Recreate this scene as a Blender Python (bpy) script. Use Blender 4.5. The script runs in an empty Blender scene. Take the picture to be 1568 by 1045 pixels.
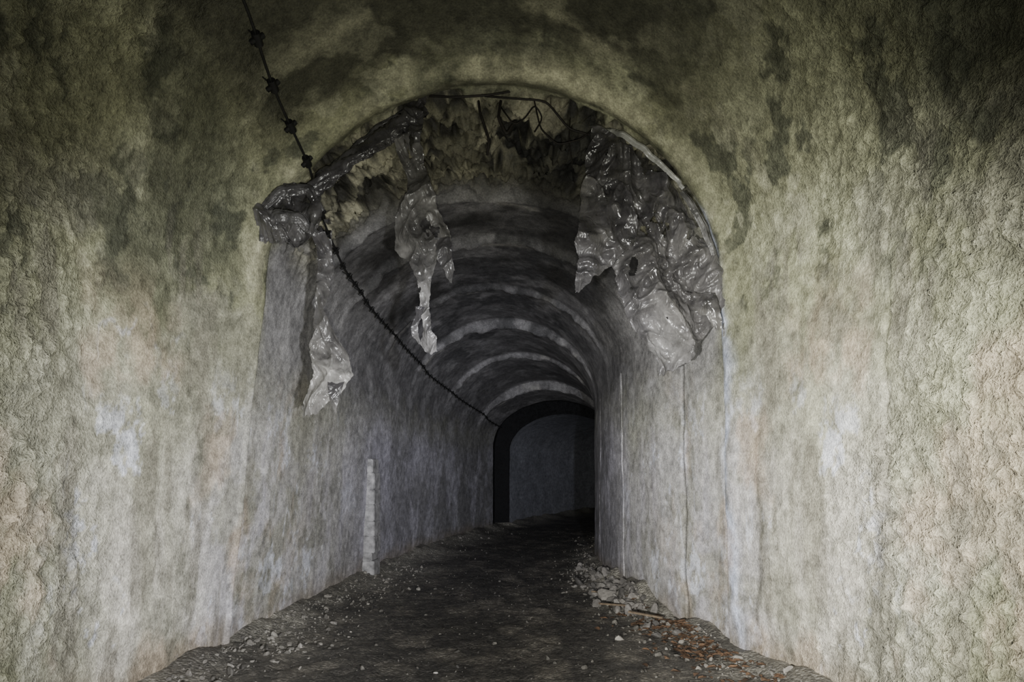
import bpy, math, random
import numpy as np
from mathutils import Vector, Matrix
random.seed(7); np.random.seed(7)
scene = bpy.context.scene

# ------------------------------------------------------------------ noise
def _h(i, j, k):
    n = (i*374761393 + j*668265263 + k*1274126177) & 0xffffffff
    n = ((n ^ (n >> 13)) * 1274126177) & 0xffffffff
    n = n ^ (n >> 16)
    return (n & 0xffffff) / float(0xffffff)
def vnoise(x, y, z):
    x, y, z = np.broadcast_arrays(x, y, z)
    xi = np.floor(x).astype(np.int64); yi = np.floor(y).astype(np.int64); zi = np.floor(z).astype(np.int64)
    fx = x-xi; fy = y-yi; fz = z-zi
    fx = fx*fx*fx*(fx*(fx*6-15)+10); fy = fy*fy*fy*(fy*(fy*6-15)+10); fz = fz*fz*fz*(fz*(fz*6-15)+10)
    def L(a, b, t): return a+(b-a)*t
    c = [[[_h(xi+a, yi+b, zi+d) for d in (0, 1)] for b in (0, 1)] for a in (0, 1)]
    r = L(L(L(c[0][0][0], c[0][0][1], fz), L(c[0][1][0], c[0][1][1], fz), fy),
          L(L(c[1][0][0], c[1][0][1], fz), L(c[1][1][0], c[1][1][1], fz), fy), fx)
    return r*2-1
def fbm(x, y, z, o=4, g=.5):
    a = 1.; t = 0; f = 1.; m = 0
    for q in range(o):
        t = t+a*vnoise(x*f+q*17.3, y*f+q*7.1, z*f+q*3.7); m += a; a *= g; f *= 2.03
    return t/m
def sst(a, b, x):
    t = np.clip((x-a)/(b-a), 0, 1); return t*t*(3-2*t)
def mix(c, d, f):
    f = np.asarray(f)[..., None]; return c*(1-f)+np.array(d)*f

# ------------------------------------------------------------------ tunnel geometry
SG = np.linspace(-6, 40, 4601)
PHI = .025*np.clip(SG-6, 0, None)
PX = -.35+np.cumsum(np.sin(PHI))*.01
PY = -6+np.cumsum(np.cos(PHI))*.01
def path(s):
    return np.interp(s, SG, PX), np.interp(s, SG, PY), np.interp(s, SG, PHI)
def tab(s, pts):
    a = np.array(pts, float); return np.interp(s, a[:, 0], a[:, 1])
LT = [(-4, 2.5), (3, 2.48), (4.3, 2.36), (5.1, 2.14), (5.7, 1.9), (5.98, 1.82), (6.05, 1.9), (7.3, 1.86), (9.9, 1.87), (12, 1.93), (14, 1.97), (17.9, 2.0), (17.95, 2.32), (18.9, 2.32), (18.95, 1.93), (40, 1.93)]
BLT = [(-4, 0), (3, 0), (5.1, .1), (5.9, .32), (6.5, .24), (12, .1), (18, .0), (40, 0)]
RT = [(-4, 2.85), (3, 2.78), (4.3, 2.6), (5.1, 2.42), (5.7, 2.25), (5.98, 2.19), (6.05, 2.22), (6.6, 2.1), (7.5, 1.9), (9.0, 1.68), (10.5, 1.5), (12.6, 1.32), (17.9, 1.32), (17.95, 1.5), (18.9, 1.5), (18.95, 1.2), (40, 1.2)]
BRT = [(-4, 0), (3, 0), (5.9, .08), (9, .04), (12, 0), (40, 0)]
CT = [(-4, 5.7), (3, 5.65), (4.5, 5.42), (5.5, 5.1), (5.85, 5.0), (5.98, 5.0), (6.1, 4.9), (6.5, 4.68), (7.05, 4.5), (7.1, 4.42), (8.1, 4.42), (8.16, 4.33), (10, 4.33), (10.06, 4.29), (11.8, 4.24), (11.88, 4.1), (14, 4.02), (14.06, 3.95), (16.5, 3.76), (16.56, 3.56), (17.9, 3.42), (17.95, 3.8), (18.9, 3.8), (18.95, 3.15), (40, 3.15)]
ST = [(-4, 3.2), (5.9, 3.2), (7, 3.0), (12, 2.7), (18, 2.2), (18.9, 2.15), (40, 2.15)]
T1, T2 = .27, .73
ZB = -.2
def profile(s, t):
    L = tab(s, LT); R = tab(s, RT); BL = tab(s, BLT); BR = tab(s, BRT); C = tab(s, CT); S = tab(s, ST)
    K = (R-L)/2; H = (R+L)/2
    zl = ZB+(S-ZB)*np.clip(t/T1, 0, 1)
    zr = ZB+(S-ZB)*np.clip((1-t)/(1-T2), 0, 1)
    ang = math.pi*(1-np.clip((t-T1)/(T2-T1), 0, 1))
    ca = np.cos(ang); sa = np.sin(ang)
    lat = np.where(t < T1, -(L+BL*(1-zl/S)), np.where(t > T2, R+BR*(1-zr/S), K+H*ca))
    z = np.where(t < T1, zl, np.where(t > T2, zr, S+(C-S)*sa))
    nl = np.where(t < T1, 1., np.where(t > T2, -1., -ca))
    nz = np.where((t < T1) | (t > T2), 0., -sa)
    return lat, z, nl, nz
def to_world(s, lat, z):
    cx, cy, ph = path(s)
    return cx+lat*np.cos(ph), cy-lat*np.sin(ph), z+0*cx

def shell_disp(s, t, x, y, z):
    outer = 1-sst(5.3, 6.0, s)
    crown = sst(.36, .41, t)*(1-sst(.60, .68, t))
    vr = outer*np.clip(.15+.85*(1-sst(3.7, 4.9, s+.8*fbm(x*.8, y*.8, z*.8, 2)))+.3*sst(2.6, 3.6, z), 0, 1)*(1-.75*crown)
    d = .05*fbm(x*.9, y*.9, z*.9, 3)*(.4+.6*outer)
    med = fbm(x*4, y*4, z*3.6, 3, .5)
    fin = fbm(x*17, y*17, z*15, 3, .6)
    lump = np.clip(fbm(x*14+5, y*14, z*12, 3, .6)+.06, 0, 1)
    lump2 = np.clip(fbm(x*27+5, y*27, z*24, 2, .6)+.02, 0, 1)
    d = d+med*(.008+.008*vr)+fin*(.002+.010*vr)+lump*.036*vr+lump2*.032*vr
    up = sst(.30, .38, t)*(1-sst(.62, .70, t))
    cr = sst(5.98, 6.1, s)*(1-sst(6.8, 7.1, s))*up
    rg = 1-np.abs(fbm(x*3.0+9, y*3.0, z*3.0, 4, .6))*2.8
    d = d+cr*(.16*rg-.12+.08*fin)
    for sj in (7.1, 8.16, 10.06, 11.88, 14.06, 16.56):
        lip = np.exp(-((s-sj-.05*vnoise(t*30, s*0+sj, t*0))/.06)**2)
        d = d+lip*.04*np.clip(.8+2.2*fbm(x*4, y*4+sj, z*4, 4), 0, 2)*up
    d = d+.05*np.exp(-((s-5.86)/.13)**2)*sst(.2, .3, t)*(1-.5*sst(.7, .8, t))*(1+fbm(x*2, y, z*2, 2))
    wob = .05*fbm(z*3., z*0+2, s*0, 3)
    for sc, dp in ((9.08, .07), (11.2, .05), (6.9, .02), (4.15, .015)):
        d = d-dp*np.exp(-((s-sc-wob)/.022)**2)*(t > T2)
    return d, med, fin, cr, vr, np.clip(lump+.8*lump2, 0, 1)

def shell_color(s, t, x, y, z, med, fin, cr, vr, lump):
    arc = (t-.5)*12.5
    n1 = fbm(s*.8+4, arc*.8, t*0+1, 4); n2 = fbm(s*2.6, arc*2.2, t*0+5, 5, .6)
    c = np.zeros(s.shape+(3,))+np.array((.215, .218, .140))
    c = mix(c, (.34, .345, .235), sst(-.1, .45, n2)*.75)
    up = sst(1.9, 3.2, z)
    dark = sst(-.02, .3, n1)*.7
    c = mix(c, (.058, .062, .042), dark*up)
    spots = sst(.16, .26, fbm(s*4.0+3, arc*3.2, t*0+2, 5, .6))*sst(2.2, 3.1, z)
    c = mix(c, (.054, .058, .041), spots*.75)
    lite = sst(.2, .3, fbm(s*3.2+33, arc*2.8, t*0+12, 5, .62))*up*(1-dark)
    c = mix(c, (.36, .36, .26), lite*.55)
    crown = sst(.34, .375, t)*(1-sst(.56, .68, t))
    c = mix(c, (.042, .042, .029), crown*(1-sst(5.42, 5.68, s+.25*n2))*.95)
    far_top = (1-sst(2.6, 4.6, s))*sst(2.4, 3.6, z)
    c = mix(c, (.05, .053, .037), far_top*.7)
    arch = sst(.22, .3, t)*(1-sst(.70, .78, t))
    rim = np.exp(-((s-5.80+.10*n1)/.10)**2)*arch
    c = mix(c, (.44, .43, .30), rim*sst(-.3, .25, n2+.1)*.9)
    nb = fbm(s*3.5+7, arc*2.5, t*0+77, 5, .65)
    halo = np.exp(-((s-5.22-.30*fbm(arc*1.1, arc*0+3, t*0, 3))/.06)**2)*sst(.37, .41, t)*(1-sst(.66, .72, t))
    c = mix(c, (.25, .245, .17), halo*sst(-.1, .25, nb)*.5)
    c = mix(c, (.20, .198, .14), crown*sst(.16, .30, nb)*sst(4.8, 5.2, s)*.4)
    low = 1-sst(1.3, 3.0, z+.5*n1)
    zone = sst(3.2, 4.8, s+.6*n2)*(1-sst(10., 15., s))
    stv = fbm(s*3.5, z*.55, t*0+20, 5, .6)
    pale = low*zone*(.6+.4*sst(-.3, .25, stv))
    c = mix(c, (.51, .485, .435), pale*.85)
    lil = sst(4.8, 6.2, s)*low*(1-sst(11., 14., s))
    c = mix(c, (.43, .425, .49), lil*(.45+.25*sst(-.2, .3, stv)))
    blot = sst(.02, .3, fbm(x*1.5+3, y*1.5, z*1.5+17, 5, .62))*(1-sst(3, 4, z))*(1-sst(6.5, 8.5, s))
    c = mix(c, (.25, .245, .19), blot*.6)
    st2 = np.abs(fbm(s*2.6+11, z*.6+3, t*0+31, 5))
    wh = (1-sst(.0, .03, st2))*(1-sst(2.2, 3.4, z))*sst(3.8, 4.8, s)*sst(-.1, .3, n2)*(1-sst(7, 9, s))
    c = mix(c, (.70, .72, .80), wh*.65)
    js = 5.94+.16*fbm(z*1.3, z*0, z*0+3, 4)-.10*sst(1.8, .6, z)
    jam = np.exp(-((s-js)/(.09+.05*n2))**2)*(t > .66)*(1-sst(3.7, 4.1, z))*sst(-.4, .05, n2+.2)
    c = mix(c, (.66, .72, .90), jam*.85)
    js2 = 5.55+.25*fbm(z*1.1, z*0+9, z*0+3, 4)
    c = mix(c, (.10, .095, .08), np.exp(-((s-js2)/.03)**2)*(t > .7)*(1-sst(1.9, 2.5, z))*.7)
    wp = sst(.22, .36, fbm(s*2.6+8, z*1.7, t*0+41, 6, .74))*(1-sst(1.6, 2.6, z))*sst(3.8, 4.6, s)*(1-sst(8, 10, s))
    c = mix(c, (.70, .73, .84), wp*.6)
    wm = sst(.08, .36, fbm(s*1.8+50, z*1.1, t*0+7, 5, .6))*(1-sst(2.3, 3.2, z))*(1-sst(6.5, 8, s))
    c = mix(c, (.43, .335, .25), wm*.5)
    ds = sst(.12, .3, fbm(s*5+5, z*.8+2, t*0+61, 5, .6))*(1-sst(3.0, 3.8, z))*(1-.7*sst(5.8, 6.8, s))*(1-sst(7.5, 9.5, s))
    c = mix(c, (.16, .15, .12), ds*.55)
    dsp = sst(.2, .34, fbm(x*3+5, y*3, z*2.4+61, 5, .65))*(1-sst(3.0, 3.8, z))
    c = mix(c, (.16, .16, .125), dsp*.45)
    inn = sst(5.98, 6.3, s)*sst(1.9, 2.9, z+.3*n2)
    g = mix(np.zeros(c.shape)+np.array((.125, .122, .124)), (.215, .21, .212), sst(-.2, .4, n2))
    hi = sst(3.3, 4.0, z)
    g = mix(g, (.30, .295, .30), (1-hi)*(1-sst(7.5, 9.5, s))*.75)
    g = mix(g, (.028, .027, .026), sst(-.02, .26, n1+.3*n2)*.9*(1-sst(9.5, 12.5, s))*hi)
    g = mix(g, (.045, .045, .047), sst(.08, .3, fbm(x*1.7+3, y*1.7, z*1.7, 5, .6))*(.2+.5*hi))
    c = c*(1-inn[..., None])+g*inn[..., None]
    inl = sst(8., 10., s)*(1-sst(1.9, 2.9, z))
    g2 = mix(np.zeros(c.shape)+np.array((.18, .176, .195)), (.35, .34, .39), sst(-.15, .35, fbm(x*2.2, y*2.2, z*1.6, 5, .65)))
    c = c*(1-inl[..., None]*.85)+g2*inl[..., None]*.85
    ceil_only = sst(.31, .36, t)*(1-sst(.64, .70, t))
    for sj in (7.16, 8.22, 10.12, 11.93, 14.1, 16.6):
        c = mix(c, (.31, .30, .28), np.exp(-((s-sj-.12*vnoise(t*22, s*0+sj*3, t*0))/.05)**2)*ceil_only*sst(0, .35, fbm(x*2.0, y*2.0+sj*3, z*2.0, 4, .6))*.8)
    c = mix(c, (.12, .115, .08), cr*.85)
    cn = fbm(x*3.0+9, y*3.0, z*3.0, 4, .6)
    c = mix(c, (.012, .011, .010), cr*sst(.05, .22, np.abs(cn))*.92)  # shade in the crumble hollows painted in, following the displacement noise
    crown_shade = np.exp(-(((x-.35)/.55)**2+((z-4.45)/.35)**2))
    c = mix(c, (.010, .010, .010), cr*sst(.15, .6, crown_shade)*.8)  # black shadow right of the crown, painted into the crumble colour
    c = mix(c, (.33, .315, .23), cr*sst(.05, .25, fbm(x*5, y*5, z*5+3, 4, .6))*(1-crown_shade)*.7)
    c = mix(c, (.20, .165, .12), (1-sst(.05, .4, z+.15*n2))*.6)
    wob = .05*fbm(z*3., z*0+2, s*0, 3)
    for sc in (9.08, 11.2, 6.9):
        c = mix(c, (.03, .028, .026), np.exp(-((s-sc-wob)/.024)**2)*(t > T2)*.85)
    gap_shade = sst(17.85, 17.95, s)*(1-sst(19.0, 19.08, s))
    c = mix(c, (.010, .010, .011), gap_shade)  # shadow in the portal recess painted near-black into lining and step face
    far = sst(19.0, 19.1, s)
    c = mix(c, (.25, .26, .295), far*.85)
    c = c*(1+.18*med[..., None]+.28*fin[..., None]+(.6*(lump-.15)*vr)[..., None])
    return np.clip(c, .004, 1)

stations = np.unique(np.round(np.concatenate([
    np.arange(-3, 2.4, .12), np.arange(2.4, 5.6, .015), np.arange(5.6, 7.3, .015), np.arange(7.3, 9.0, .03),
    np.arange(9.0, 9.16, .01), np.arange(9.16, 11.1, .04), np.arange(11.1, 11.3, .012), np.arange(11.3, 14.2, .04), np.arange(14.2, 19.2, .05),
    np.arange(19.2, 33, .15)]), 4))
NT = 800
tt = np.linspace(0, 1, NT)

def build(name, V, F, col=None, extra=None, smooth=True):
    me = bpy.data.meshes.new(name)
    V = np.asarray(V, np.float32); F = np.asarray(F, np.int32); k = F.shape[1]
    me.vertices.add(len(V)); me.vertices.foreach_set("co", V.ravel())
    me.loops.add(F.size); me.loops.foreach_set("vertex_index", F.ravel())
    me.polygons.add(len(F)); me.polygons.foreach_set("loop_start", np.arange(0, F.size, k, dtype=np.int32))
    me.polygons.foreach_set("loop_total", np.full(len(F), k, np.int32))
    me.update(calc_edges=True); me.validate()
    me.polygons.foreach_set("use_smooth", np.full(len(me.polygons), smooth))
    if col is not None:
        a = me.attributes.new("tint", 'FLOAT_COLOR', 'POINT')
        a.data.foreach_set("color", np.concatenate([col, np.ones((len(col), 1))], 1).astype(np.float32).ravel())
    if extra is not None:
        a = me.attributes.new("grit", 'FLOAT', 'POINT'); a.data.foreach_set("value", np.asarray(extra, np.float32).ravel())
    ob = bpy.data.objects.new(name, me); scene.collection.objects.link(ob)
    return ob
def make_mesh(name, P, col=None, extra=None, smooth=True):
    ni, nj = P.shape[:2]
    idx = np.arange(ni*nj).reshape(ni, nj)
    q = np.stack([idx[:-1, :-1], idx[:-1, 1:], idx[1:, 1:], idx[1:, :-1]], -1).reshape(-1, 4)
    return build(name, P.reshape(-1, 3), q, None if col is None else col.reshape(-1, 3), extra, smooth)

# ------------------------------------------------------------------ materials
def new_mat(name):
    m = bpy.data.materials.new(name); m.use_nodes = True
    nt = m.node_tree; b = nt.nodes["Principled BSDF"]
    return m, nt, b
def N(nt, typ, **kw):
    n = nt.nodes.new(typ)
    for k, v in kw.items():
        if k in n.inputs: n.inputs[k].default_value = v
        else: setattr(n, k, v)
    return n
def mathn(nt, op, a, b):
    n = nt.nodes.new('ShaderNodeMath'); n.operation = op
    for i, v in enumerate((a, b)):
        if isinstance(v, (int, float)): n.inputs[i].default_value = v
        else: nt.links.new(v, n.inputs[i])
    return n.outputs[0]
def maprange(nt, src, a, b_, c, d):
    mr = N(nt, 'ShaderNodeMapRange'); nt.links.new(src, mr.inputs[0])
    for i, val in ((1, a), (2, b_), (3, c), (4, d)): mr.inputs[i].default_value = val
    return mr.outputs[0]

def concrete():
    m, nt, b = new_mat("stained_shotcrete"); lk = nt.links.new
    tc = N(nt, 'ShaderNodeTexCoord'); P = tc.outputs['Object']
    at = N(nt, 'ShaderNodeAttribute', attribute_name="tint"); gr = N(nt, 'ShaderNodeAttribute', attribute_name="grit")
    n1 = N(nt, 'ShaderNodeTexNoise', Scale=11., Detail=5., Roughness=.75); lk(P, n1.inputs['Vector'])
    n2 = N(nt, 'ShaderNodeTexNoise', Scale=60., Detail=2., Roughness=.7); lk(P, n2.inputs['Vector'])
    mul = mathn(nt, 'MULTIPLY', maprange(nt, n1.outputs['Fac'], .3, .7, .6, 1.4), maprange(nt, n2.outputs['Fac'], .3, .7, .7, 1.3))
    vm = N(nt, 'ShaderNodeVectorMath', operation='SCALE'); lk(at.outputs['Color'], vm.inputs[0]); lk(mul, vm.inputs['Scale'])
    lk(vm.outputs[0], b.inputs['Base Color'])
    h1 = mathn(nt, 'MULTIPLY', n1.outputs['Fac'], .5)
    h2 = mathn(nt, 'MULTIPLY', n2.outputs['Fac'], 1.0)
    g = mathn(nt, 'ADD', mathn(nt, 'MULTIPLY', gr.outputs['Fac'], 1.0), .22)
    h = mathn(nt, 'MULTIPLY', mathn(nt, 'ADD', h1, h2), g)
    bp = N(nt, 'ShaderNodeBump', Strength=.8, Distance=.028); lk(h, bp.inputs['Height']); lk(bp.outputs[0], b.inputs['Normal'])
    lk(maprange(nt, n1.outputs['Fac'], .3, .7, .5, .95), b.inputs['Roughness']); b.inputs['Specular IOR Level'].default_value = .35
    return m
MC = concrete()

def ground_mat():
    m, nt, b = new_mat("dark_damp_gravel"); lk = nt.links.new
    tc = N(nt, 'ShaderNodeTexCoord'); P = tc.outputs['Object']
    at = N(nt, 'ShaderNodeAttribute', attribute_name="tint")
    v = N(nt, 'ShaderNodeTexVoronoi', Scale=38.); lk(P, v.inputs['Vector'])
    n = N(nt, 'ShaderNodeTexNoise', Scale=12., Detail=6., Roughness=.75); lk(P, n.inputs['Vector'])
    bw = N(nt, 'ShaderNodeSeparateColor'); lk(v.outputs['Color'], bw.inputs[0])
    pw = mathn(nt, 'POWER', bw.outputs[0], 4.)
    a = mathn(nt, 'ADD', mathn(nt, 'MULTIPLY', pw, .9), maprange(nt, n.outputs['Fac'], .3, .7, .35, 1.5))
    vm = N(nt, 'ShaderNodeVectorMath', operation='SCALE'); lk(at.outputs['Color'], vm.inputs[0]); lk(a, vm.inputs['Scale'])
    lk(vm.outputs[0], b.inputs['Base Color'])
    h = mathn(nt, 'SUBTRACT', mathn(nt, 'MULTIPLY', n.outputs['Fac'], 1.6), mathn(nt, 'MULTIPLY', v.outputs['Distance'], .9))
    bp = N(nt, 'ShaderNodeBump', Strength=.8, Distance=.025); lk(h, bp.inputs['Height']); lk(bp.outputs[0], b.inputs['Normal'])
    lk(maprange(nt, n.outputs['Fac'], .35, .65, .3, .8), b.inputs['Roughness'])
    return m
MG = ground_mat()

def simple(name, col, rough=.7, metal=0., var=.4, scale=20., bump=.3, dist=.01, attr=False):
    m, nt, b = new_mat(name); lk = nt.links.new
    tc = N(nt, 'ShaderNodeTexCoord')
    n = N(nt, 'ShaderNodeTexNoise', Scale=scale, Detail=4., Roughness=.65); lk(tc.outputs['Object'], n.inputs['Vector'])
    vm = N(nt, 'ShaderNodeVectorMath', operation='SCALE'); lk(maprange(nt, n.outputs['Fac'], .3, .7, 1-var, 1+var), vm.inputs['Scale'])
    if attr:
        at = N(nt, 'ShaderNodeAttribute', attribute_name="tint"); lk(at.outputs['Color'], vm.inputs[0])
    else: vm.inputs[0].default_value = col
    lk(vm.outputs[0], b.inputs['Base Color'])
    b.inputs['Roughness'].default_value = rough; b.inputs['Metallic'].default_value = metal
    bp = N(nt, 'ShaderNodeBump', Strength=bump, Distance=dist); lk(n.outputs['Fac'], bp.inputs['Height']); lk(bp.outputs[0], b.inputs['Normal'])
    return m

def plastic():
    m, nt, b = new_mat("torn_dusty_polythene"); lk = nt.links.new
    tc = N(nt, 'ShaderNodeTexCoord'); P = tc.outputs['Object']
    at = N(nt, 'ShaderNodeAttribute', attribute_name="tint")
    n = N(nt, 'ShaderNodeTexNoise', Scale=6., Detail=5., Roughness=.65); lk(P, n.inputs['Vector'])
    mp = N(nt, 'ShaderNodeMapping'); mp.inputs['Scale'].default_value = (1, .6, .7); lk(P, mp.inputs['Vector'])
    n2 = N(nt, 'ShaderNodeTexNoise', Scale=11., Detail=2., Roughness=.5, Distortion=.8); lk(mp.outputs[0], n2.inputs['Vector'])
    w1 = mathn(nt, 'ABSOLUTE', mathn(nt, 'SUBTRACT', n2.outputs['Fac'], .5), 0.)
    vm = N(nt, 'ShaderNodeVectorMath', operation='SCALE'); lk(at.outputs['Color'], vm.inputs[0]); lk(maprange(nt, n.outputs['Fac'], .35, .65, .55, 1.55), vm.inputs['Scale'])
    lk(vm.outputs[0], b.inputs['Base Color'])
    lk(maprange(nt, n.outputs['Fac'], .35, .65, .2, .42), b.inputs['Roughness']); b.inputs['Specular IOR Level'].default_value = .55
    sep = N(nt, 'ShaderNodeSeparateColor'); lk(at.outputs['Color'], sep.inputs[0])
    lk(maprange(nt, sep.outputs[0], .03, .2, .90, .78), b.inputs['Alpha'])
    bp = N(nt, 'ShaderNodeBump', Strength=.5, Distance=.07); lk(w1, bp.inputs['Height']); lk(bp.outputs[0], b.inputs['Normal'])
    return m
MP = plastic()
M_ROCK = simple("limestone_rubble", (.3, .28, .24), .85, attr=True, var=.35, scale=30, bump=.5, dist=.008)
M_CABLE = simple("tarred_steel_cable", (.010, .010, .010), .6, .2)
M_RUST = simple("rusty_wire", (.02, .017, .015), .7, .4)
M_POST = simple("whitewashed_masonry", (.24, .236, .235), .85, var=.6, scale=8, bump=.6, dist=.012)
M_LEAF = simple("dead_leaf", (.30, .13, .045), .7, attr=True, var=.4, scale=40)
M_WOOD = simple("rotten_wood", (.12, .09, .06), .85, var=.5, scale=25, bump=.6)

# ------------------------------------------------------------------ shell
Sg, Tg = np.meshgrid(stations, tt, indexing='ij')
lat, z, nl, nz = profile(Sg, Tg)
X, Y, Z = to_world(Sg, lat, z)
d, med, fin, cr, vr, lump = shell_disp(Sg, Tg, X, Y, Z)
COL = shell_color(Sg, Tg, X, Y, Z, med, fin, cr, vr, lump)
X, Y, Z = to_world(Sg, lat+nl*d, z+nz*d)
Y = Y+cr*.10*fbm(X*6, Z*6, Y*6, 3)
G = np.stack([X, Y, Z], -1)
cuts = (0, int(NT*.36), int(NT*.64), NT-1)
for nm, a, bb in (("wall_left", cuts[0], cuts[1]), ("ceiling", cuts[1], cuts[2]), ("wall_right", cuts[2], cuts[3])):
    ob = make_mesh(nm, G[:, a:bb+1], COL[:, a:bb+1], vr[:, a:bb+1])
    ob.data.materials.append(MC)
for nm, s0 in (("wall_far_end", 32.8), ("wall_near_end", -2.95)):
    l_, z_, _, _ = profile(np.full(60, s0), np.linspace(0, 1, 60))
    x_, y_, zz = to_world(np.full(60, s0), l_*1.03, z_*1.02)
    V = [(x_[i], y_[i], zz[i]) for i in range(60)]
    me = bpy.data.meshes.new(nm); me.from_pydata(V, [], [list(range(60))]); o = bpy.data.objects.new(nm, me); scene.collection.objects.link(o)
    o.data.materials.append(simple(nm+"_concrete", (.12, .12, .11), .9))

# ------------------------------------------------------------------ floor
def floor_h(s, l):
    L = tab(s, LT)+tab(s, BLT); R = tab(s, RT)+tab(s, BRT)
    dl = np.clip(l+L, 0, None); dr = np.clip(R-l, 0, None)
    x, y, _ = to_world(s, l, s*0)
    h = .022*fbm(x*1.5, y*1.5, x*0, 3)+.022*fbm(x*6, y*6, x*0+3, 4, .6)
    h = h+.13*np.exp(-(dl/.28)**1.5)*(1+.5*fbm(y*2, y*0, x*0, 2))
    heap = .12+.12*np.exp(-((s-8.8)/1.3)**2)
    h = h+heap*np.exp(-(dr/.30)**1.5)*(1+.6*fbm(y*2, y*0+5, x*0, 2))
    return h
fs = np.unique(np.round(np.concatenate([np.arange(-3, 3, .1), np.arange(3, 9, .025), np.arange(9, 19, .05), np.arange(19, 33, .2)]), 4))
fu = np.linspace(0, 1, 200)
FS, FU = np.meshgrid(fs, fu, indexing='ij')
Lf = tab(FS, LT)+tab(FS, BLT)+.12; Rf = tab(FS, RT)+tab(FS, BRT)+.12
FL = -Lf+(Lf+Rf)*FU
H = floor_h(FS, FL)
x, y, zf = to_world(FS, FL, H)
dl = np.clip(FL+Lf-.12, 0, None); dr = np.clip(Rf-.12-FL, 0, None)
edge = np.clip(np.exp(-(dl/.75)**2)+.8*np.exp(-(dr/.45)**2), 0, 1)
fn = fbm(x*2.2, y*1.3, x*0, 4)
fc = mix(np.zeros(FS.shape+(3,))+np.array((.042, .039, .035)), (.105, .096, .082), sst(-.15, .45, fbm(x*3.2, y*2.2, x*0+9, 5, .65)))
fc = mix(fc, (.25, .238, .205), np.clip(edge*(.6+.9*fn), 0, 1))
ob = make_mesh("floor", np.stack([x, y, zf], -1), fc); ob.data.materials.append(MG)

# ------------------------------------------------------------------ rubble
import bmesh
def ico(sub):
    bm = bmesh.new(); bmesh.ops.create_icosphere(bm, subdivisions=sub, radius=1.)
    V = np.array([v.co[:] for v in bm.verts]); F = np.array([[v.index for v in f.verts] for f in bm.faces]); bm.free(); return V, F
IV, IF = ico(2)
def rotm():
    q = np.random.normal(size=4); q /= np.linalg.norm(q); w, a, b_, c = q
    return np.array([[1-2*(b_*b_+c*c), 2*(a*b_-c*w), 2*(a*c+b_*w)], [2*(a*b_+c*w), 1-2*(a*a+c*c), 2*(b_*c-a*w)], [2*(a*c-b_*w), 2*(b_*c+a*w), 1-2*(a*a+b_*b_)]])
VV, FF, CC = [], [], []; off = 0
def stone(s, l, r, tint, flat=1.):
    global off
    v = IV.copy()
    for _ in range(8):
        n = np.random.normal(size=3); n /= np.linalg.norm(n); k = random.uniform(.4, .8)
        dd = v@n; v = v-np.outer(np.clip(dd-k, 0, None), n)
    v = v*np.array([1, random.uniform(.55, .95), random.uniform(.35, .7)*flat])*r*1.15
    v = v@rotm().T
    hh = float(floor_h(np.array([s]), np.array([l]))[0])
    x, y, _ = to_world(np.array([s]), np.array([l]), np.array([0.]))
    v = v+np.array([x[0], y[0], hh+r*.18])
    VV.append(v); FF.append(IF+off); off += len(v)
    CC.append(np.tile(tint, (len(v), 1)))
for i in range(2300):
    s = random.choice((random.uniform(3.6, 7), random.uniform(5, 11), random.uniform(5, 11), random.uniform(7, 18)))
    Lx = float(tab(s, LT)+tab(s, BLT)); Rx = float(tab(s, RT)+tab(s, BRT))
    q = random.random()
    if q < .34: l = -Lx+.10+abs(random.gauss(0, .34))
    elif q < .72: l = Rx-.10-abs(random.gauss(0, .28))
    else: l = random.uniform(-Lx+.1, Rx-.1)
    r = min(.045, .009*math.exp(abs(random.gauss(0, .62))))
    if q >= .72: r *= .7
    g = random.uniform(.06, .23) if q < .72 else random.uniform(.04, .12)
    stone(s, l, r, np.array((g, g*.94, g*.84)))
for i in range(150):
    s = random.gauss(8.6, 1.1); Rx = float(tab(s, RT)+tab(s, BRT))
    g = random.uniform(.05, .18)
    stone(s, Rx-.12-abs(random.gauss(0, .18)), random.uniform(.03, .09), np.array((g, g*.94, g*.88)), .7)
for s, l, r, g in ((5.32, -.25, .028, .3), (6.1, -1.55, .04, .26), (7.0, -1.5, .05, .2), (8.3, 1.42, .15, .20), (9.0, 1.40, .12, .17), (7.8, 1.58, .10, .18), (6.4, 1.35, .05, .26), (9.6, 1.36, .12, .12)):
    stone(s, l, r, np.array((g, g*.94, g*.86)), .6)
ob = build("stone_rubble", np.concatenate(VV), np.concatenate(FF), np.concatenate(CC), None, False); ob.data.materials.append(M_ROCK)

VV, FF, CC = [], [], []; off = 0
for i in range(380):
    s = random.gauss(6.3, .8); Rx = float(tab(s, RT)+tab(s, BRT)); l = Rx-.14-abs(random.gauss(0, .22))
    a = random.uniform(0, 6.3); w = random.uniform(.014, .028); ln = w*random.uniform(1.4, 2.2)
    pts = []
    for u, vv in ((-1, 0), (-.5, .8), (.3, .9), (1, 0), (.3, -.9), (-.5, -.8)):
        px, py = u*ln, vv*w; pts.append((px*math.cos(a)-py*math.sin(a), px*math.sin(a)+py*math.cos(a), abs(vv)*w*random.uniform(.2, .8)))
    pts = np.array(pts)
    x, y, _ = to_world(np.array([s]), np.array([l]), np.array([0.]))
    pts = pts+np.array([x[0], y[0], float(floor_h(np.array([s]), np.array([l]))[0])+.012])
    VV.append(pts); FF.append(np.array([[0, 1, 2, 3], [0, 3, 4, 5]])+off); off += 6
    g = random.uniform(.3, 1.05); CC.append(np.tile(np.array((.16, .095, .055))*g, (6, 1)))
ob = build("dead_leaves", np.concatenate(VV), np.concatenate(FF), np.concatenate(CC), None, False); ob.data.materials.append(M_LEAF)

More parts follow.
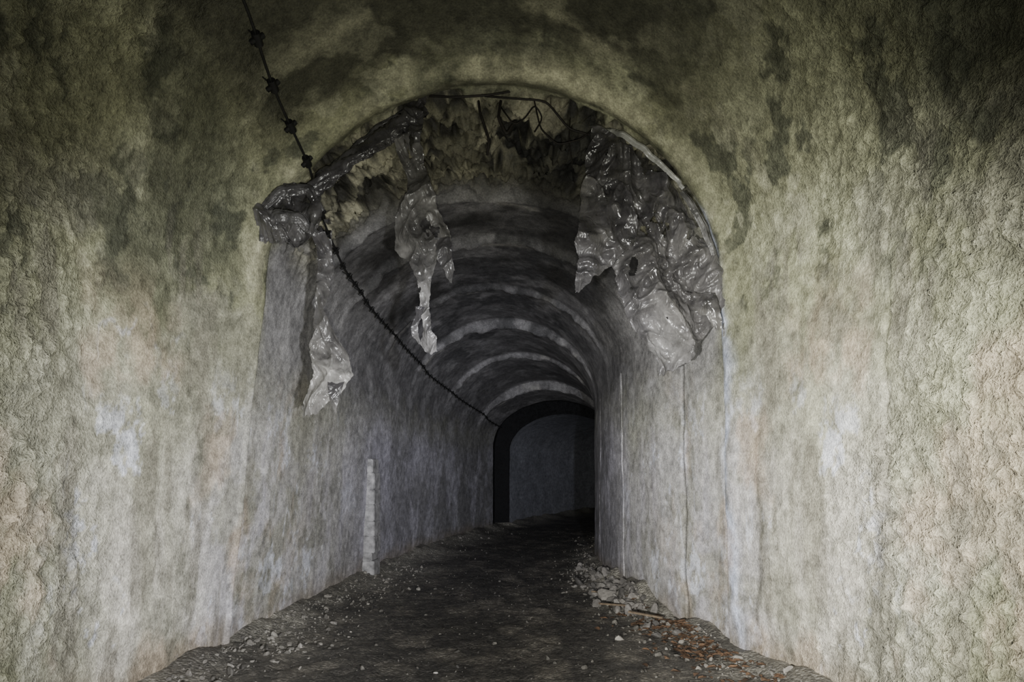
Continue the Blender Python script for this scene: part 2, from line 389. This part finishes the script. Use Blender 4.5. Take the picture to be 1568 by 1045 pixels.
# ------------------------------------------------------------------ plastic sheets
DK = (.042, .040, .042)
def crease(a, b_, c):
    return 1-np.abs(vnoise(a, b_, c))*2
def piece(rows, seed, fold=.05, crump=.05, du=.009, edge=.02, light=0., holes=.0):
    a = np.array(rows, float)[::-1]
    z0, z1 = a[0, 0], a[-1, 0]; nv = max(8, int((z1-z0)/du)); wmax = np.max(a[:, 2]-a[:, 1]); nu = max(12, int(wmax*1.4/du))
    zz = np.linspace(z0, z1, nv); uu = np.linspace(0, 1, nu)
    Zg, U = np.meshgrid(zz, uu, indexing='ij')
    xl = np.interp(zz, a[:, 0], a[:, 1])+edge*1.5*fbm(zz*6, zz*0+seed, zz*0, 5, .65)
    xr = np.interp(zz, a[:, 0], a[:, 2])+edge*1.5*fbm(zz*6, zz*0+seed+9, zz*0, 5, .65)
    yy = np.interp(zz, a[:, 0], a[:, 3])
    W = (xr-xl)[:, None]
    Xg = xl[:, None]+W*U
    wx = Xg+.12*vnoise(Xg*2.5, Zg*2.5, U*0+seed); wz = Zg+.12*vnoise(Xg*2.5+7, Zg*2.5, U*0+seed)
    f1 = np.sin(U*W*13+seed+2.4*vnoise(Xg*1.5, Zg*1.2, U*0+seed))*fold*np.clip(W/.5, .3, 1)
    Yg = yy[:, None]+f1
    Yg = Yg-crump*.9*crease(wx*3.6+wz*1.8+seed, wz*2.2-wx, U*0+1)-crump*.48*crease(wx*7.5-wz*4, wz*5.0+wx*2+seed, U*0+2)-crump*.24*crease(wx*15+wz*7, wz*11-wx*4, U*0+seed)
    Xo = Xg+.02*vnoise(Xg*6, Zg*5, U*0+seed+2)
    Zo = Zg+.05*vnoise(Xg*5, Zg*2, U*0+seed+5)*np.clip((z1-Zg)*4, 0, 1)+.07*fbm(Xg*11, Zg*1.5, U*0+seed, 4, .6)*np.clip((z0+.45-Zg)*2.5, 0, 1)
    P = np.stack([Xo, Yg, Zo], -1)
    bot = sst(z0+.8*(z1-z0), z0, Zg)
    dust = sst(-.1, .45, fbm(Xg*3, Zg*3, U*0+seed, 4, .55))
    c = mix(np.zeros(P.shape)+np.array(DK), (.25, .243, .232), np.clip(light*bot*(.5+.6*dust)+.2*dust, 0, 1))
    idx = np.arange(nv*nu).reshape(nv, nu)
    q = np.stack([idx[:-1, :-1], idx[:-1, 1:], idx[1:, 1:], idx[1:, :-1]], -1).reshape(-1, 4)
    if holes > 0:
        hn = fbm(Xg*5+seed*3, Zg*3.5, U*0+8, 4, .6)[:-1, :-1].ravel(); q = q[hn < holes]
    return P.reshape(-1, 3), q, c.reshape(-1, 3)
def strand(pts, w, seed, light=0., n=70):
    a = np.array(pts, float); k = np.linspace(0, 1, len(a)); tq = np.linspace(0, 1, n)
    c = np.stack([np.interp(tq, k, a[:, i]) for i in range(3)], -1)
    for _ in range(4): c[1:-1] = (c[:-2]+2*c[1:-1]+c[2:])/4
    c = c+.012*np.stack([vnoise(tq*n*.12, tq*0+seed+i, tq*0) for i in range(3)], -1)
    ww = np.interp(tq, np.linspace(0, 1, len(w)), w)
    T = np.gradient(c, axis=0); T /= np.linalg.norm(T, axis=1)[:, None]
    A = np.cross(T, np.array([0, 1., 0])); A /= np.linalg.norm(A, axis=1)[:, None]+1e-6; B = np.cross(T, A)
    m = 36; th = np.linspace(0, 2*math.pi, m, endpoint=False)
    Tn, TH = np.meshgrid(np.arange(n), th, indexing='ij')
    ln = (c[:, 0]*3+c[:, 2]*3)[:, None]
    TW = TH+ln*.8
    rad = ww[:, None]*.5*(1+.5*vnoise(np.cos(TW)*1.5+seed, np.sin(TW)*1.5, ln*1.6)+.40*crease(np.cos(TW)*3.0, np.sin(TW)*3.0+seed, ln*1.0))
    P = c[:, None, :]+A[:, None, :]*(np.cos(TH)*rad)[..., None]+B[:, None, :]*(np.sin(TH)*rad*.45)[..., None]
    idx = np.arange(n*m).reshape(n, m); nx = np.roll(idx, -1, axis=1)
    q = np.stack([idx[:-1], nx[:-1], nx[1:], idx[1:]], -1).reshape(-1, 4)
    col = np.tile(np.array(DK)*(1-light)+np.array((.25, .25, .24))*light, (n*m, 1))
    return P.reshape(-1, 3), q, col
def sheet(name, parts):
    V, F, C = [], [], []; o = 0
    for v, q, c in parts:
        V.append(v); F.append(q+o); C.append(c); o += len(v)
    ob = build(name, np.concatenate(V), np.concatenate(F), np.concatenate(C)); ob.data.materials.append(MP); return ob

y0 = 5.95
sheet("torn_plastic_sheet", [
    piece([(4.62, .66, .74, 6.0), (4.50, .68, .92, y0), (4.24, .65, 1.18, y0), (4.01, .62, 1.45, y0), (3.78, .66, 1.58, y0), (3.55, .78, 1.68, y0), (3.44, .86, 1.73, y0),
           (3.265, .95, 1.79, y0), (2.98, .98, 1.81, y0), (2.86, 1.04, 1.78, y0), (2.69, 1.15, 1.60, y0), (2.52, 1.26, 1.56, y0), (2.40, 1.29, 1.33, y0)], 1.3, .06, .07, .009, .045, .35, .42),
    piece([(4.1, .62, .90, 5.86), (4.01, .60, 1.0, 5.86), (3.7, .56, 1.05, 5.84), (3.55, .54, 1.03, 5.84), (3.44, .57, .92, 5.85), (3.265, .55, .76, 5.86), (3.12, .57, .63, 5.88)], 4.1, .05, .07, .009, .03, .3, .5),
    piece([(3.1, 1.45, 1.72, 5.82), (2.98, 1.50, 1.76, 5.80), (2.84, 1.68, 1.78, 5.8)], 8.1, .03, .04, .012, .03, .5),
    strand([(.70, 5.95, 4.58), (.95, 5.87, 4.50), (1.25, 5.84, 4.25), (1.47, 5.82, 4.0)], [.03, .05, .045, .03], 21.3, 1.4, 110),
    strand([(1.47, 5.9, 4.0), (1.66, 5.88, 3.7), (1.80, 5.9, 3.35), (1.86, 5.9, 3.0), (1.84, 5.9, 2.75)], [.035, .05, .04, .03, .02], 3.3, .3, 110),
])
sheet("torn_plastic_sheet", [
    piece([(4.90, -.79, -.73, 6.05), (4.67, -1.0, -.78, y0), (4.53, -1.08, -.80, y0), (4.355, -1.0, -.74, y0), (4.15, -.93, -.72, y0), (4.01, -.91, -.665, y0), (3.90, -.99, -.64, y0), (3.75, -1.045, -.57, y0),
           (3.58, -1.03, -.54, y0), (3.465, -.91, -.62, y0), (3.265, -.83, -.68, y0), (3.035, -.80, -.70, y0), (2.86, -.78, -.69, y0), (2.75, -.83, -.66, y0), (2.61, -.70, -.67, y0)], 2.2, .05, .06, .009, .03, .9, .5),
    piece([(3.62, -.70, -.53, 5.9), (3.44, -.64, -.53, 5.9), (3.32, -.60, -.50, 5.9), (3.18, -.55, -.52, 5.9)], 6.3, .03, .04, .010, .02, .8),
    piece([(3.0, -.84, -.76, 5.92), (2.85, -.86, -.80, 5.92), (2.68, -.82, -.79, 5.92)], 9.3, .02, .03, .010, .02, .8),
])
sheet("torn_plastic_sheet", [
    piece([(4.05, -1.98, -1.70, 5.9), (3.93, -2.08, -1.64, 5.84), (3.81, -2.14, -1.62, 5.8), (3.70, -2.15, -1.60, 5.8), (3.61, -2.13, -1.64, 5.84), (3.52, -2.12, -1.95, 5.88)], 5.5, .05, .07, .009, .025, .1),
    strand([(-2.10, 5.78, 3.62), (-1.98, 5.74, 3.74), (-1.8, 5.74, 3.72), (-1.66, 5.78, 3.60)], [.04, .10, .09, .05], 4.4, .1, 80),
    strand([(-2.14, 5.82, 3.55), (-2.10, 5.76, 3.80), (-1.95, 5.74, 3.95), (-1.72, 5.78, 3.98), (-1.62, 5.82, 3.8)], [.03, .06, .07, .07, .05], 7.4, .05, 80),
    strand([(-.76, 6.02, 4.78), (-1.0, 5.92, 4.58), (-1.25, 5.88, 4.36), (-1.5, 5.86, 4.18), (-1.72, 5.86, 4.02)], [.07, .15, .10, .11, .11], 1.4, .0, 130),
    strand([(-.80, 6.02, 4.84), (-1.15, 5.98, 4.62), (-1.45, 5.96, 4.35), (-1.62, 5.93, 4.15)], [.04, .05, .04, .05], 12.4, .05, 110),
    piece([(3.75, -1.72, -1.56, 5.86), (3.44, -1.66, -1.555, 5.88), (3.15, -1.65, -1.56, 5.88), (2.92, -1.705, -1.585, 5.88), (2.775, -1.70, -1.49, 5.88), (2.605, -1.705, -1.40, 5.86), (2.43, -1.69, -1.37, 5.86),
           (2.345, -1.735, -1.43, 5.86), (2.23, -1.755, -1.49, 5.86), (2.05, -1.80, -1.68, 5.86)], 3.7, .04, .055, .009, .03, 1., .5),
    piece([(2.36, -1.56, -1.42, 5.83), (2.2, -1.53, -1.46, 5.83), (2.1, -1.52, -1.50, 5.83)], 11.7, .02, .03, .010, .015, 1.),
])

# ------------------------------------------------------------------ cables
def tube(pts, r, n=6):
    c = np.array(pts, float); T = np.gradient(c, axis=0); T /= np.linalg.norm(T, axis=1)[:, None]+1e-9
    up = np.array([.3, .1, 1.]); A = np.cross(T, up); A /= np.linalg.norm(A, axis=1)[:, None]+1e-9; B = np.cross(T, A)
    th = np.linspace(0, 2*math.pi, n, endpoint=False)
    P = c[:, None, :]+r*(A[:, None, :]*np.cos(th)[None, :, None]+B[:, None, :]*np.sin(th)[None, :, None])
    m = len(c); idx = np.arange(m*n).reshape(m, n); nx = np.roll(idx, -1, axis=1)
    return P.reshape(-1, 3), np.stack([idx[:-1], nx[:-1], nx[1:], idx[1:]], -1).reshape(-1, 4)
def onwall(s, t, off):
    s = np.atleast_1d(np.asarray(s, float)); t = np.atleast_1d(np.asarray(t, float))
    l, z, a, b_ = profile(s, t)
    return np.stack(to_world(s, l+a*off, z+b_*off), -1)
cs = np.linspace(2.5, 17.8, 420)
ct = tab(cs, [(2.5, .408), (4.6, .391), (5.9, .361), (8, .355), (12, .345), (18, .34)])
CP = onwall(cs, ct, .10)
for _ in range(30): CP[1:-1] = (CP[:-2]+2*CP[1:-1]+CP[2:])/4
V, F = tube(CP, .010, 8); VV = [V]; FF = [F]; off = len(V)
seg = np.linalg.norm(np.diff(CP, axis=0), axis=1); cum = np.concatenate([[0], np.cumsum(seg)])
k = 0.2
while k < cum[-1]:
    p = np.array([np.interp(k, cum, CP[:, i]) for i in range(3)]); p2 = np.array([np.interp(k+.05, cum, CP[:, i]) for i in range(3)])
    tdir = (p2-p)/(np.linalg.norm(p2-p)+1e-9); sN = np.interp(k, cum, cs)
    w = onwall(sN, np.interp(k, cum, ct), .0)[0]
    v, f = tube([w, (w+p)/2, p], .006); VV.append(v); FF.append(f+off); off += len(v)
    f0 = 1.15 if sN < 6.5 else .8
    v, f = tube([p-tdir*.04*f0, p-tdir*.025*f0, p+tdir*.025*f0, p+tdir*.04*f0], .028*f0, 8); VV.append(v); FF.append(f+off); off += len(v)
    side = np.cross(tdir, (w-p)); side /= np.linalg.norm(side)+1e-9
    v, f = tube([p-side*.05*f0, p, p+side*.05*f0], .018*f0); VV.append(v); FF.append(f+off); off += len(v)
    k += .36 if sN < 6 else .28
ob = build("clamped_cable", np.concatenate(VV), np.concatenate(FF)); ob.data.materials.append(M_CABLE)

VV, FF = [], []; off = 0
def loop(pts, r=.007):
    global off
    a = np.array(pts, float); tq = np.linspace(0, 1, 60); kk = np.linspace(0, 1, len(a))
    c = np.stack([np.interp(tq, kk, a[:, i]) for i in range(3)], -1)
    for _ in range(12): c[1:-1] = (c[:-2]+2*c[1:-1]+c[2:])/4
    v, f = tube(c, r); VV.append(v); FF.append(f+off); off += len(v)
loop([(-.1, 6.2, 4.9), (-.06, 6.02, 4.75), (.02, 5.98, 4.62), (.12, 6.0, 4.7), (.2, 6.05, 4.85), (.28, 6.1, 4.75), (.2, 6.05, 4.6)])
loop([(-.3, 6.1, 4.95), (0, 5.98, 4.86), (.3, 5.98, 4.84), (.5, 6.0, 4.6), (.68, 6.0, 4.55)], .009)
loop([(.2, 6.1, 4.9), (.25, 6.0, 4.6), (.4, 5.98, 4.45), (.6, 5.98, 4.5), (.72, 6.0, 4.6)])
loop([(-.78, 6.1, 4.95), (-.5, 6.0, 4.88), (-.2, 6.0, 4.9), (.1, 6.05, 4.98)], .01)
loop([(-.1, 6.1, 4.9), (-.12, 6.0, 4.7), (-.05, 6.0, 4.55), (.03, 6.02, 4.68)], .014)
loop([(-.3, 6.1, 4.9), (-.28, 6.0, 4.74), (-.2, 6.0, 4.5), (-.22, 6.02, 4.38)], .012)
loop([(.52, 6.1, 4.75), (.5, 6.0, 4.5), (.53, 6.0, 4.3)], .006)
ob = build("rusty_wire_tangle", np.concatenate(VV), np.concatenate(FF)); ob.data.materials.append(M_RUST)

# ------------------------------------------------------------------ masonry marker post on left wall
bm = bmesh.new()
zc = .02
wl = onwall(9.85, .1, 0)[0]
for i in range(8):
    h = [.26, .12, .24, .22, .24, .22, .24, .2][i]; w = .21 if i != 1 else .17
    g = bmesh.ops.create_cube(bm, size=1.)
    dx = random.uniform(-.012, .012); w += random.uniform(-.015, .015)
    for v in g['verts']:
        v.co = Vector((v.co.x*w+dx, v.co.y*.30, v.co.z*(h+.004)+zc+h/2))
    zc += h
bmesh.ops.bevel(bm, geom=bm.edges[:], offset=.012, segments=2, affect='EDGES')
me = bpy.data.meshes.new("masonry_marker_post"); bm.to_mesh(me); bm.free()
ob = bpy.data.objects.new("masonry_marker_post", me); scene.collection.objects.link(ob)
ob.location = (wl[0]+.04, wl[1], 0); ob.rotation_euler = (0, 0, -.1); me.materials.append(M_POST)

bm = bmesh.new()
for (x, y, zz, ln, a, tl) in ((1.2, 7.6, .10, .5, .3, .12), (1.05, 8.4, .10, .4, 1.2, .2), (1.35, 6.9, .14, .35, -.4, .1)):
    g = bmesh.ops.create_cube(bm, size=1.)
    M = Matrix.Translation((x, y, zz)) @ Matrix.Rotation(a, 4, 'Z') @ Matrix.Rotation(tl, 4, 'Y') @ Matrix.Diagonal((ln, .05, .018, 1))
    bmesh.ops.transform(bm, matrix=M, verts=g['verts'])
bmesh.ops.bevel(bm, geom=bm.edges[:], offset=.003, segments=1, affect='EDGES')
me = bpy.data.meshes.new("broken_plank_scraps"); bm.to_mesh(me); bm.free()
ob = bpy.data.objects.new("broken_plank_scraps", me); scene.collection.objects.link(ob); me.materials.append(M_WOOD)

# ------------------------------------------------------------------ lights
def spot(name, loc, tgt, e, ang, col, blend=1., r=.05):
    l = bpy.data.lights.new(name, 'SPOT'); l.energy = e; l.spot_size = math.radians(ang); l.spot_blend = blend; l.color = col; l.shadow_soft_size = r
    o = bpy.data.objects.new(name, l); scene.collection.objects.link(o); o.location = loc
    o.rotation_euler = (Vector(tgt)-Vector(loc)).to_track_quat('-Z', 'Y').to_euler(); return o
spot("torch_toward_right_wall", (-.6, -.3, 1.3), (2.0, 5.2, 1.45), 3900, 56, (1, .985, .94))
spot("torch_toward_left_wall", (.6, -.3, 1.2), (-2.2, 6.2, 1.35), 2700, 54, (.975, .975, 1.))
spot("torch_toward_rim", (0., -.2, 1.4), (-.1, 6, 3.3), 760, 84, (1, 1., .86))
spot("torch_down_tunnel", (.72, -.1, 1.9), (-.6, 14, 2.1), 2900, 34, (.85, .87, 1.))
w = bpy.data.worlds.new("dark"); scene.world = w; w.use_nodes = True
w.node_tree.nodes["Background"].inputs[0].default_value = (.5, .55, .7, 1); w.node_tree.nodes["Background"].inputs[1].default_value = .004

cam = bpy.data.cameras.new("camera"); cam.lens = 24; cam.sensor_width = 36; cam.shift_y = .1263; cam.clip_start = .05
co = bpy.data.objects.new("camera", cam); scene.collection.objects.link(co); co.location = (0, 0, 1.6); co.rotation_euler = (math.pi/2, 0, 0)
scene.camera = co
